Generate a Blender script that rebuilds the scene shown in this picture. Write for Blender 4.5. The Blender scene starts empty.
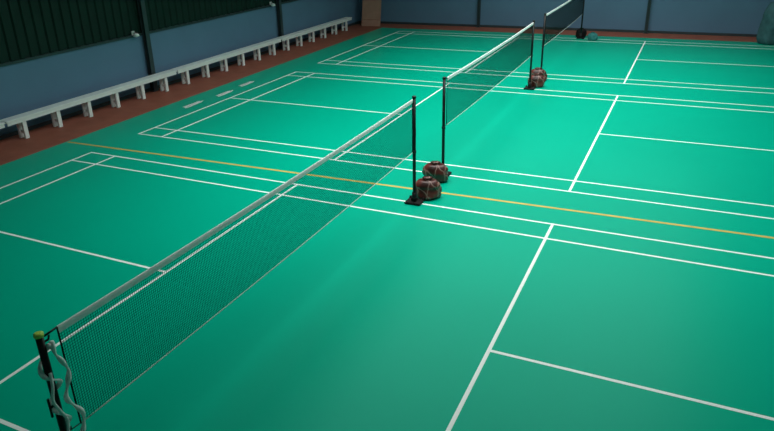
import bpy, bmesh, math, random
from mathutils import Matrix, Vector, noise
random.seed(3)
S=bpy.context.scene
S.view_settings.view_transform='Standard'
S.view_settings.look='None'
# ------------------------------------------------------------ materials
def mat(name,col,rough=.6,metal=0,var=0,vscale=4,bump=0,bscale=60,spec=.5,rvar=0,tint=None):
    m=bpy.data.materials.new(name); m.use_nodes=True; nt=m.node_tree; b=nt.nodes['Principled BSDF']
    b.inputs['Base Color'].default_value=(*col,1); b.inputs['Roughness'].default_value=rough
    b.inputs['Metallic'].default_value=metal; b.inputs['Specular IOR Level'].default_value=spec
    if tint: b.inputs['Specular Tint'].default_value=(*tint,1)
    tc=nt.nodes.new('ShaderNodeTexCoord')
    if var or rvar:
        n=nt.nodes.new('ShaderNodeTexNoise'); n.inputs['Scale'].default_value=vscale; n.inputs['Detail'].default_value=3
        nt.links.new(tc.outputs['Object'],n.inputs['Vector'])
        if var:
            r=nt.nodes.new('ShaderNodeMix'); r.data_type='RGBA'
            r.inputs[6].default_value=(*[c*(1-var) for c in col],1); r.inputs[7].default_value=(*[min(1,c*(1+var)) for c in col],1)
            nt.links.new(n.outputs['Fac'],r.inputs[0]); nt.links.new(r.outputs[2],b.inputs['Base Color'])
        if rvar:
            q=nt.nodes.new('ShaderNodeMapRange'); q.inputs[1].default_value=.3; q.inputs[2].default_value=.7
            q.inputs[3].default_value=rough-rvar; q.inputs[4].default_value=rough+rvar
            nt.links.new(n.outputs['Fac'],q.inputs[0]); nt.links.new(q.outputs[0],b.inputs['Roughness'])
    if bump:
        n2=nt.nodes.new('ShaderNodeTexNoise'); n2.inputs['Scale'].default_value=bscale
        nt.links.new(tc.outputs['Object'],n2.inputs['Vector'])
        bp=nt.nodes.new('ShaderNodeBump'); bp.inputs['Strength'].default_value=bump; bp.inputs['Distance'].default_value=.01
        nt.links.new(n2.outputs['Fac'],bp.inputs['Height']); nt.links.new(bp.outputs[0],b.inputs['Normal'])
    return m
M={}
M['green']=mat('green_court_mat',(.0002,.385,.250),.33,var=.09,vscale=.35,spec=.13,tint=(.05,.85,.70))
M['line']=mat('white_line_paint',(.88,.93,.91),.5,var=.06,vscale=3,spec=.2)
M['yellow']=mat('yellow_line_paint',(.58,.42,.10),.6,var=.25,vscale=5,spec=.2)
M['floor']=mat('red_brown_floor',(.30,.095,.06),.6,var=.3,vscale=3,bump=.2,bscale=30,spec=.3)
M['blue']=mat('blue_wall_paint',(.125,.23,.36),.6,var=.12,vscale=.9,bump=.1,bscale=20,spec=.3)
M['dgreen']=mat('dark_green_cladding',(.006,.026,.020),.6,var=.25,vscale=1.5,spec=.25)
M['pale']=mat('pale_bounce_cladding',(.50,.54,.54),.6,var=.08,vscale=1.5,spec=.25)  # pale tone chosen on unseen walls to bounce light onto the net tape
M['steel']=mat('dark_steel',(.05,.07,.08),.45,metal=.3,var=.15)
M['ceil']=mat('ceiling_paint',(.25,.28,.28),.8,var=.1)
M['bench']=mat('white_bench_paint',(.90,.93,.93),.45,var=.05,vscale=5)
M['black']=mat('black_post_paint',(.010,.010,.011),.35,var=.2,vscale=12,spec=.3)
M['rubber']=mat('black_rubber',(.012,.010,.010),.8,var=.3,vscale=20,bump=.3,spec=.2)
M['cap']=mat('yellow_green_cap',(.66,.86,.14),.4,var=.1,vscale=30)
M['tape']=mat('white_net_tape',(.94,.95,.95),.7,var=.03,vscale=20,bump=.1,bscale=300)
M['hem']=mat('pale_hem_cord',(.66,.74,.70),.8,var=.1,vscale=30,spec=.1)
M['netcord']=mat('dark_net_cord',(.006,.015,.013),.9,var=.2,vscale=30,spec=.05)
M['cloth']=mat('white_cotton_cord',(.94,.95,.95),.85,var=.04,vscale=25,bump=.3,bscale=200)
M['wood']=mat('pinkish_plywood',(.46,.24,.18),.6,var=.2,vscale=5)
M['teal']=mat('teal_fabric',(.03,.22,.22),.8,var=.3,vscale=15,bump=.4,bscale=60)
M['dbag']=mat('slate_teal_fabric',(.04,.12,.14),.75,var=.6,vscale=7,bump=.5,bscale=40)
M['lamp']=mat('lamp_shell',(.6,.6,.6),.4,var=.05)
def emis(name,col,st):
    m=bpy.data.materials.new(name); m.use_nodes=True; b=m.node_tree.nodes['Principled BSDF']
    b.inputs['Base Color'].default_value=(*col,1); b.inputs['Emission Color'].default_value=(*col,1); b.inputs['Emission Strength'].default_value=st
    return m
M['glow']=emis('added_glow_sheet',(1,1,.97),1.0)  # glowing face of the added ceiling panels, no known skylight
m=bpy.data.materials.new('maroon_checked_sack'); m.use_nodes=True; nt=m.node_tree; b=nt.nodes['Principled BSDF']; b.inputs['Roughness'].default_value=.38
b.inputs['Specular IOR Level'].default_value=.5
tc=nt.nodes.new('ShaderNodeTexCoord'); n=nt.nodes.new('ShaderNodeTexNoise'); n.inputs['Scale'].default_value=5
nt.links.new(tc.outputs['Object'],n.inputs['Vector'])
ad=nt.nodes.new('ShaderNodeMix'); ad.data_type='VECTOR'; ad.inputs[0].default_value=.12
nt.links.new(tc.outputs['Object'],ad.inputs[4]); nt.links.new(n.outputs['Color'],ad.inputs[5])
def wave(dirn,sc):
    w=nt.nodes.new('ShaderNodeTexWave'); w.bands_direction=dirn; w.inputs['Scale'].default_value=sc; w.inputs['Distortion'].default_value=1.5
    nt.links.new(ad.outputs[1],w.inputs['Vector'])
    c=nt.nodes.new('ShaderNodeValToRGB'); c.color_ramp.elements[0].position=.95; c.color_ramp.elements[1].position=.99
    nt.links.new(w.outputs['Fac'],c.inputs[0]); return c
w1=wave('DIAGONAL',2.4); w2=wave('X',2.2)
cr=nt.nodes.new('ShaderNodeValToRGB'); cr.color_ramp.elements[0].position=.36; cr.color_ramp.elements[0].color=(.030,.007,.006,1)
cr.color_ramp.elements[1].position=.60; cr.color_ramp.elements[1].color=(.14,.024,.018,1)
n3=nt.nodes.new('ShaderNodeTexNoise'); n3.inputs['Scale'].default_value=6; nt.links.new(tc.outputs['Object'],n3.inputs['Vector']); nt.links.new(n3.outputs['Fac'],cr.inputs[0])
mx=nt.nodes.new('ShaderNodeMix'); mx.data_type='RGBA'; mx.inputs[7].default_value=(.50,.32,.28,1)
mm=nt.nodes.new('ShaderNodeMath'); mm.operation='MAXIMUM'; nt.links.new(w1.outputs[0],mm.inputs[0]); nt.links.new(w2.outputs[0],mm.inputs[1])
m5=nt.nodes.new('ShaderNodeMath'); m5.operation='MULTIPLY'; m5.inputs[1].default_value=.4; nt.links.new(mm.outputs[0],m5.inputs[0])
nt.links.new(m5.outputs[0],mx.inputs[0]); nt.links.new(cr.outputs[0],mx.inputs[6]); nt.links.new(mx.outputs[2],b.inputs['Base Color'])
M['sack']=m
# ------------------------------------------------------------ helpers
def link(o,parent=None):
    S.collection.objects.link(o)
    if parent: o.parent=parent
    return o
def empty(name,loc=(0,0,0),rz=0):
    e=bpy.data.objects.new(name,None); e.location=loc; e.rotation_euler[2]=rz; e.empty_display_size=.2; return link(e)
def obj(name,bm,ms,parent=None,smooth=False,loc=(0,0,0)):
    me=bpy.data.meshes.new(name); bm.normal_update(); bm.to_mesh(me); bm.free()
    for k in (ms if isinstance(ms,list) else [ms]): me.materials.append(M[k])
    if smooth:
        for p in me.polygons: p.use_smooth=True
    o=bpy.data.objects.new(name,me); o.location=loc; return link(o,parent)
def box(bm,a,b,bev=0,mi=0):
    c=[(a[i]+b[i])/2 for i in range(3)]; s=[abs(b[i]-a[i]) for i in range(3)]
    t=bmesh.new(); bmesh.ops.create_cube(t,size=1,matrix=Matrix.Translation(c)@Matrix.Diagonal((*s,1)))
    if bev: bmesh.ops.bevel(t,geom=list(t.edges),offset=bev,segments=2,affect='EDGES')
    for f in t.faces: f.material_index=mi
    me=bpy.data.meshes.new('t'); t.to_mesh(me); t.free(); bm.from_mesh(me); bpy.data.meshes.remove(me)
def tube(bm,pts,r,seg=10,mi=0):
    pts=[Vector(p) for p in pts]; n=len(pts); rr=r if isinstance(r,(list,tuple)) else [r]*n
    prev=None; rings=[]
    for i,p in enumerate(pts):
        t=(pts[min(i+1,n-1)]-pts[max(i-1,0)]).normalized()
        if prev is None: a=t.orthogonal().normalized()
        else: a=(prev-t*prev.dot(t)).normalized()
        prev=a; c=t.cross(a)
        rings.append([bm.verts.new(p+(a*math.cos(2*math.pi*k/seg)+c*math.sin(2*math.pi*k/seg))*rr[i]) for k in range(seg)])
    for i in range(n-1):
        for k in range(seg):
            f=bm.faces.new((rings[i][k],rings[i][(k+1)%seg],rings[i+1][(k+1)%seg],rings[i+1][k])); f.material_index=mi; f.smooth=True
    for rg in (rings[0][::-1],rings[-1]):
        f=bm.faces.new(rg); f.material_index=mi
# ------------------------------------------------------------ room
XL,XR,YN,YF,H=-8.9,9.6,-9.6,16.4,6.6
bm=bmesh.new(); box(bm,(XL-.2,YN-.2,-.2),(XR+.2,YF+.2,-.012)); obj('floor',bm,'floor')
bm=bmesh.new(); box(bm,(-7.45,-8.7,-.012),(9.0,15.3,0)); obj('court_mat',bm,'green')
bm=bmesh.new(); box(bm,(XL-.2,YN-.2,H),(XR+.2,YF+.2,H+.15)); obj('ceiling',bm,'ceil')
def wall(name,axis,pos,a,b,sgn,up='dgreen'):
    bm=bmesh.new(); zc=1.40
    def P(u,d,z): return (pos+sgn*d,u,z) if axis=='x' else (u,pos+sgn*d,z)
    box(bm,P(a,-.15,-.012),P(b,0,zc),0,0)
    box(bm,P(a,-.15,zc),P(b,-.06,H),0,1)
    box(bm,P(a,-.05,zc-.02),P(b,.025,zc+.03),0,2)
    u=a; prev=None
    while u<b-.01:
        for du,d in ((0,-.05),(.12,-.05),(.145,-.015),(.215,-.015),(.24,-.05)):
            q=(bm.verts.new(P(min(u+du,b),d,zc+.03)),bm.verts.new(P(min(u+du,b),d,H)))
            if prev and (q[0].co-prev[0].co).length>1e-4:
                f=bm.faces.new((prev[0],q[0],q[1],prev[1])); f.material_index=1
            prev=q
        u+=.24
    return obj(name,bm,['blue',up,'steel'])
wall('wall_left','x',XL,YN,YF,1); wall('wall_right','x',XR,YN,YF,-1,'pale')
wall('wall_back','y',YF,XL,XR,-1); wall('wall_front','y',YN,XL,XR,1,'pale')
def column(x,y,w=.13,d=.12):
    bm=bmesh.new()
    box(bm,(x-d/2,y-w/2,-.012),(x-d/2+.015,y+w/2,H)); box(bm,(x+d/2-.015,y-w/2,-.012),(x+d/2,y+w/2,H))
    box(bm,(x-d/2,y-.01,-.012),(x+d/2,y+.01,H)); box(bm,(x-.07,y-.1,-.012),(x+.07,y+.1,.008))
    for sx in (-.05,.05):
        for sy in (-.085,.085): tube(bm,[(x+sx,y+sy,0),(x+sx,y+sy,.03)],.01,6)
    obj('steel_column',bm,'steel')
for y in (-7.8,-1.75,4.3,10.35): column(XL+.10,y); column(XR-.10,y)
def column_b(x):
    bm=bmesh.new(); y=YF-.08
    box(bm,(x-.05,y-.05,-.012),(x+.05,y-.035,H)); box(bm,(x-.05,y+.035,-.012),(x+.05,y+.05,H)); box(bm,(x-.01,y-.05,-.012),(x+.01,y+.05,H))
    box(bm,(x-.09,y-.06,-.012),(x+.09,y+.05,.006)); obj('steel_column',bm,'steel')
for x in (-3.95,1.86,7.4): column_b(x)
bm=bmesh.new(); box(bm,(XL,YN,-.012),(XL+.02,YF,.07)); obj('baseboard_left',bm,'steel')
bm=bmesh.new(); box(bm,(XL,YF-.02,-.012),(XR,YF,.07)); obj('baseboard_back',bm,'steel')
# ------------------------------------------------------------ court lines
G1,G2,B,L=1.233,8.567,6.445,5.853
def court(y0):
    bm=bmesh.new(); w=.0185; y1=y0+6.1
    def seg(a,b,z):
        box(bm,(min(a[0],b[0])-w,min(a[1],b[1])-w,0),(max(a[0],b[0])+w,max(a[1],b[1])+w,z))
    for y in (y0,y0+.46,y1-.46,y1): seg((-B,y),(B+.1,y),.0020)
    for x in (-B,-L,-1.98,1.98,L+.1,B+.1): seg((x,y0),(x,y1),.0026)
    seg((-B,y0+3.05),(-1.98,y0+3.05),.0020); seg((1.98,y0+3.05),(B+.1,y0+3.05),.0020)
    obj('court_lines',bm,'line')
court(-6.1); court(G1); court(G2)
bm=bmesh.new()
q=((-7.4,.29),(8.9,.68),(8.9,.735),(-7.4,.345))
lo=[bm.verts.new((a,b,0)) for a,b in q]; hi=[bm.verts.new((a,b,.0016)) for a,b in q]
bm.faces.new(hi); bm.faces.new(lo[::-1])
for k in range(4): bm.faces.new((lo[k],lo[(k+1)%4],hi[(k+1)%4],hi[k]))
obj('yellow_floor_line',bm,'yellow')
def logo(y0,y1,x):
    bm=bmesh.new(); Ln=y1-y0
    def stroke(pts,w):
        p=[Vector((x+a,y0+b*Ln,.0015)) for a,b in pts]
        prev=None
        for i,q in enumerate(p):
            t=(p[min(i+1,len(p)-1)]-p[max(i-1,0)]).normalized(); nrm=Vector((-t.y,t.x,0))*w*(.4+.6*math.sin(math.pi*(i+.5)/len(p)))
            c=(bm.verts.new(q-nrm),bm.verts.new(q+nrm))
            if prev: bm.faces.new((prev[0],prev[1],c[1],c[0]))
            prev=c
    stroke([(.07,0),(.075,.25),(.06,.5),(.05,.8),(.02,1)],.026)
    for k in range(6):
        u=.08+k*.14
        stroke([(.03,u),(-.02,u+.05),(-.06,u+.03)],.032)
        stroke([(-.06,u+.03),(-.03,u+.1),(.03,u+.08)],.026)
    for f in bm.faces:
        f.normal_update()
        if f.normal.z<0: f.normal_flip()
    obj('printed_floor_logo',bm,'line')
logo(3.15,3.85,-6.93); logo(4.30,4.95,-6.87); logo(5.35,6.0,-6.95)
# ------------------------------------------------------------ bench
def bench(y0,y1,legs):
    e=empty('long_bench',(0,0,0))
    bm=bmesh.new(); box(bm,(-8.66,y0,.405),(-8.40,y1,.445),.006); obj('seat',bm,'bench',e)
    bm=bmesh.new(); box(bm,(-8.43,y0+.02,.345),(-8.41,y1-.02,.405)); box(bm,(-8.65,y0+.02,.345),(-8.63,y1-.02,.405)); obj('apron',bm,'bench',e)
    for i,y in enumerate(legs):
        bm=bmesh.new()
        for x in (-8.455,-8.605): box(bm,(x-.025,y-.045,-.012),(x+.025,y+.045,.405),.004)
        box(bm,(-8.60,y-.02,.10),(-8.46,y+.02,.16)); box(bm,(-8.60,y-.03,.36),(-8.46,y+.03,.405))
        obj('leg_%d'%(i+1),bm,'bench',e)
legs=[.23+.828*k for k in range(-6,18)]
for k in range(0,24,6):
    ls=legs[k:k+6]; bench(ls[0]-.40,ls[-1]+.40,ls)
# ------------------------------------------------------------ posts, nets
def post(x,y,side):
    e=empty('net_post',(x,y,.0028))
    bm=bmesh.new(); tube(bm,[(0,0,.02),(0,0,.8),(0,0,1.56)],.024,16)
    tube(bm,[(0,0,.02),(0,0,.16)],.034,16); tube(bm,[(0,0,.76),(0,0,.80)],.029,16)
    obj('pole',bm,'black',e)
    bm=bmesh.new(); tube(bm,[(0,0,1.555),(0,0,1.575),(0,0,1.583)],[.03,.03,.018],16)
    obj('cap',bm,'cap' if y<-5 else 'black',e,)
    bm=bmesh.new()
    tube(bm,[(0,side*.02,1.50),(0,side*.055,1.50),(0,side*.065,1.525)],.007,8)
    tube(bm,[(0,-side*.02,1.05),(0,-side*.05,1.05)],.008,8); tube(bm,[(0,-side*.05,.98),(0,-side*.05,1.12)],.008,8)
    tube(bm,[(0,side*.02,.80),(0,side*.05,.80),(0,side*.055,.82)],.006,8)
    obj('cleat',bm,'black',e)
    bm=bmesh.new()
    box(bm,(-.12,-.10,0),(.12,.10,.03),.008); box(bm,(-.04,-.04,.03),(.04,.04,.09),.01)
    for sx in (-.10,.10): tube(bm,[(sx-.012,-side*.105,.028),(sx+.012,-side*.105,.028)],.028,12)
    obj('foot',bm,'rubber',e)
    return e
def net(x,y0,y1):
    e=empty('badminton_net',(x,0,0)); a,b=y0+.13,y1-.06
    top=lambda y:1.55-.024*(1-((y-(y0+y1)/2)/3.05)**2)
    bot=lambda y:top(y)-.76
    N=int((b-a)/.0195); ys=[a+(b-a)*i/N for i in range(N+1)]
    bm=bmesh.new(); h=.00095
    def bar(p,q,u,v):
        c=[]
        for P in (p,q):
            c.append([bm.verts.new(P+u*s1+v*s2) for s1,s2 in ((-h,-h),(h,-h),(h,h),(-h,h))])
        for k in range(4): bm.faces.new((c[0][k],c[0][(k+1)%4],c[1][(k+1)%4],c[1][k]))
    X,Y,Z=Vector((1,0,0)),Vector((0,1,0)),Vector((0,0,1))
    for y in ys: bar(Vector((0,y,bot(y))),Vector((0,y,top(y)-.03)),X,Y)
    for j in range(38):
        for i in range(0,N,20):
            ya,yb=ys[i],ys[min(i+20,N)]
            bar(Vector((0,ya,top(ya)-.04-j*.0195)),Vector((0,yb,top(yb)-.04-j*.0195)),X,Z)
    obj('mesh',bm,'netcord',e)
    bm=bmesh.new()
    R=24; prev=None
    prof=[(-.004,-.048),(-.006,-.02),(-.005,0),(0,.006),(.005,0),(.006,-.02),(.004,-.048)]
    for i in range(R+1):
        y=a+(b-a)*i/R; c=[bm.verts.new((px,y,top(y)+pz)) for px,pz in prof]
        if prev:
            for k in range(len(c)-1): bm.faces.new((prev[k],prev[k+1],c[k+1],c[k]))
        prev=c
    obj('head_tape',bm,'tape',e,True)
    bm=bmesh.new()
    tube(bm,[(0,a+(b-a)*i/R,bot(a+(b-a)*i/R)) for i in range(R+1)],.0045,8)
    obj('bottom_cord',bm,'hem',e)
    bm=bmesh.new()
    for y in (a,b): tube(bm,[(0,y,bot(y)),(0,y,top(y))],.006,8)
    obj('side_cord',bm,'netcord',e)
    bm=bmesh.new()
    for (p,q) in ((y0+.032,a),(y1-.032,b)):
        tube(bm,[(0,p,1.54),(0,q,1.545)],.007,8); tube(bm,[(0,p,.80),(0,q,.792)],.004,8)
    obj('tie_cord',bm,'black',e)
    return e
near=None
for y in [-6.1,G1,G2]:
    p=post(0,y,1); near=near or p
    post(0,y+6.1,-1); net(0,y,y+6.1)
def cat(cp,n=8):
    sm=[]
    for i in range(len(cp)-1):
        p0,p1,p2,p3=[Vector(cp[max(0,min(len(cp)-1,i+k))]) for k in (-1,0,1,2)]
        for s in range(n):
            t=s/n; sm.append(.5*((2*p1)+(p2-p0)*t+(2*p0-5*p1+4*p2-p3)*t*t+(-p0+3*p1-3*p2+p3)*t**3))
    return sm
bm=bmesh.new()
pts=[]
for i in range(120):
    t=i/119; a=t*2*math.pi*3.1+.3; rr=.036+.012*abs(math.sin(t*11))
    pts.append((rr*math.cos(a),rr*math.sin(a)+.006,1.49-t*.85+.015*math.sin(t*23)))
tube(bm,pts,[.012+.005*math.sin(i*.31) for i in range(120)],8)
sm=cat([(.03,.05,1.50),(.05,.04,1.42),(.04,.08,1.33),(.05,.10,1.25),(.05,.07,1.16),(.05,.04,1.08),(.05,.08,.99),(.06,.12,.90),(.06,.10,.80),(.05,.06,.70),(.05,.09,.58),(.05,.10,.5)])
tube(bm,sm,[.013+.005*math.sin(i*.5) for i in range(len(sm))],8)
sm=cat([(.03,-.01,1.30),(.05,-.03,1.22),(.05,-.05,1.12),(.05,-.02,1.02),(.05,.01,.93),(.055,-.01,.84),(.05,-.04,.75)])
tube(bm,sm,.010,8)
obj('tying_cord',bm,'cloth',near,True)
# ------------------------------------------------------------ sand bags
def sack(name,c,r,seed,ms='sack',rz=0,lean=(0,0)):
    bm=bmesh.new(); bmesh.ops.create_uvsphere(bm,u_segments=48,v_segments=32,radius=1)
    off=Vector((seed*7.3,seed*3.1,seed))
    for v in bm.verts:
        p=v.co.copy(); az=math.atan2(p.y,p.x); k=max(0,p.z)
        f=1+.22*noise.noise(p*1.1+off)+.04*noise.noise(p*3+off)+.05*math.sin(az*11+seed)*k
        x,y,z=p.x*f,p.y*f,p.z
        if z>.30:
            t=(z-.30)/.70; rad=math.hypot(x,y) or 1e-6
            base=.98*math.cos(t*1.25)
            tgt=base if t<.72 else (.24 if t<.82 else .34+.05*math.sin(az*6))
            if z>.995: tgt=rad
            x*=tgt/rad if rad>1e-4 else 1; y*=tgt/rad if rad>1e-4 else 1
            z=.30+t*.78
        z=max(z,-.62)
        if z<-.3: x*=1.06; y*=1.06
        hz=(z+.62)
        v.co=(x*r[0]+lean[0]*hz,y*r[1]+lean[1]*hz,hz*r[2])
    hzn=.92+.78*.77
    bt=(lean[0]*hzn,lean[1]*hzn,hzn*r[2])
    tube(bm,[(bt[0]+.27*r[0]*math.cos(a*math.pi/8),bt[1]+.27*r[1]*math.sin(a*math.pi/8),bt[2]+.004*math.sin(a)) for a in range(17)],.008,6,1)
    o=obj(name,bm,[ms,'rubber'],None,True,loc=c); o.rotation_euler[2]=rz
    return o
k=1
for (pa,pb) in ((0,G1),(7.333,G2)):
    sack('sandbag',(.10,pa+.26,.003),(.20,.14,.185),k,rz=.3,lean=(.0,.01))
    sack('sandbag',(-.02,pb-.29,.003),(.21,.14,.185),k+1,rz=.2,lean=(.0,0)); k+=2
sack('sandbag',(.0,-6.40,.003),(.18,.14,.17),7)
sack('sandbag',(-.03,14.95,.0),(.17,.14,.18),9,'rubber')
sack('drawstring_bag',(.40,14.47,.0),(.16,.13,.15),11,'teal')
sack('equipment_bag',(5.5,15.12,0),(.42,.34,.82),13,'dbag')
# ------------------------------------------------------------ plywood leaning in the corner
bm=bmesh.new(); box(bm,(-.38,-.01,0),(.38,.01,1.9),.003)
for z in (.25,1.0,1.7): box(bm,(-.36,-.035,z),(.36,-.01,z+.07))
o=obj('plywood_panel',bm,'wood',None,loc=(-8.05,15.60,-.012)); o.rotation_euler=(math.radians(-14),0,math.radians(8))
# ------------------------------------------------------------ wall lamps
for y in (3.95,9.98):
    e=empty('wall_lamp',(XL,y,1.48))
    bm=bmesh.new(); box(bm,(.025,-.05,-.05),(.045,.05,.05),.004); tube(bm,[(.045,0,0),(.09,0,.01),(.12,0,-.02)],.012,8); obj('bracket',bm,'lamp',e)
    bm=bmesh.new(); tube(bm,[(.12,0,0),(.125,0,-.03),(.13,0,-.07),(.13,0,-.09)],[.03,.06,.075,.02],14); obj('shade',bm,'bench',e,True)
# ------------------------------------------------------------ unseen ceiling light panels, added for broad light and soft net shadows
def added_panel(i,x,y,P):
    e=empty('added_light_panel_%d'%i,(x,y,0)); z=H-.06
    bm=bmesh.new()
    for s in (-1,1):
        box(bm,(s*1.95-.04,-1.99,z-.05),(s*1.95+.04,1.99,H)); box(bm,(-1.91,s*1.95-.04,z-.05),(1.91,s*1.95+.04,H))
    for k in (-.95,0,.95): box(bm,(k-.02,-1.91,z-.03),(k+.02,1.91,z))
    obj('frame',bm,'lamp',e)
    bm=bmesh.new(); box(bm,(-1.91,-1.91,z),(1.91,1.91,z+.01)); obj('sheet',bm,'glow',e)
    l=bpy.data.lights.new('added_soft_light','AREA'); l.shape='SQUARE'; l.size=3.7; l.energy=P; l.color=(1,1,.98)  # added overhead area source, not real daylight
    l.spread=math.radians(122)
    lo=bpy.data.objects.new('added_soft_light',l); lo.location=(0,0,z-.06); link(lo,e)
i=1
for y,pl,pr in [(-.3,96,72),(3.6,96,96),(7.5,74,96),(11.4,54,74)]:
    added_panel(i,-1.7,y,pl); added_panel(i+1,2.3,y,pr); i+=2
W=bpy.data.worlds.new('world'); S.world=W; W.use_nodes=True
W.node_tree.nodes['Background'].inputs[0].default_value=(.5,.6,.65,1); W.node_tree.nodes['Background'].inputs[1].default_value=.1
# ------------------------------------------------------------ camera
C=(3.3001,-8.2425,3.8161); psi,th,r,f=.4646,.3985,-.0351,661.59
F=Vector((-math.sin(psi)*math.cos(th),math.cos(psi)*math.cos(th),-math.sin(th))); R=Vector((math.cos(psi),math.sin(psi),0)); U=R.cross(F)
R2=math.cos(r)*R+math.sin(r)*U; U2=-math.sin(r)*R+math.cos(r)*U
cd=bpy.data.cameras.new('camera'); co=bpy.data.objects.new('camera',cd); link(co)
cd.sensor_width=36; cd.lens=36*f/774; cd.shift_x=23.84/774; cd.shift_y=-16.77/774; cd.clip_start=.05
co.matrix_world=Matrix(((R2[0],U2[0],-F[0],C[0]),(R2[1],U2[1],-F[1],C[1]),(R2[2],U2[2],-F[2],C[2]),(0,0,0,1)))
S.camera=co
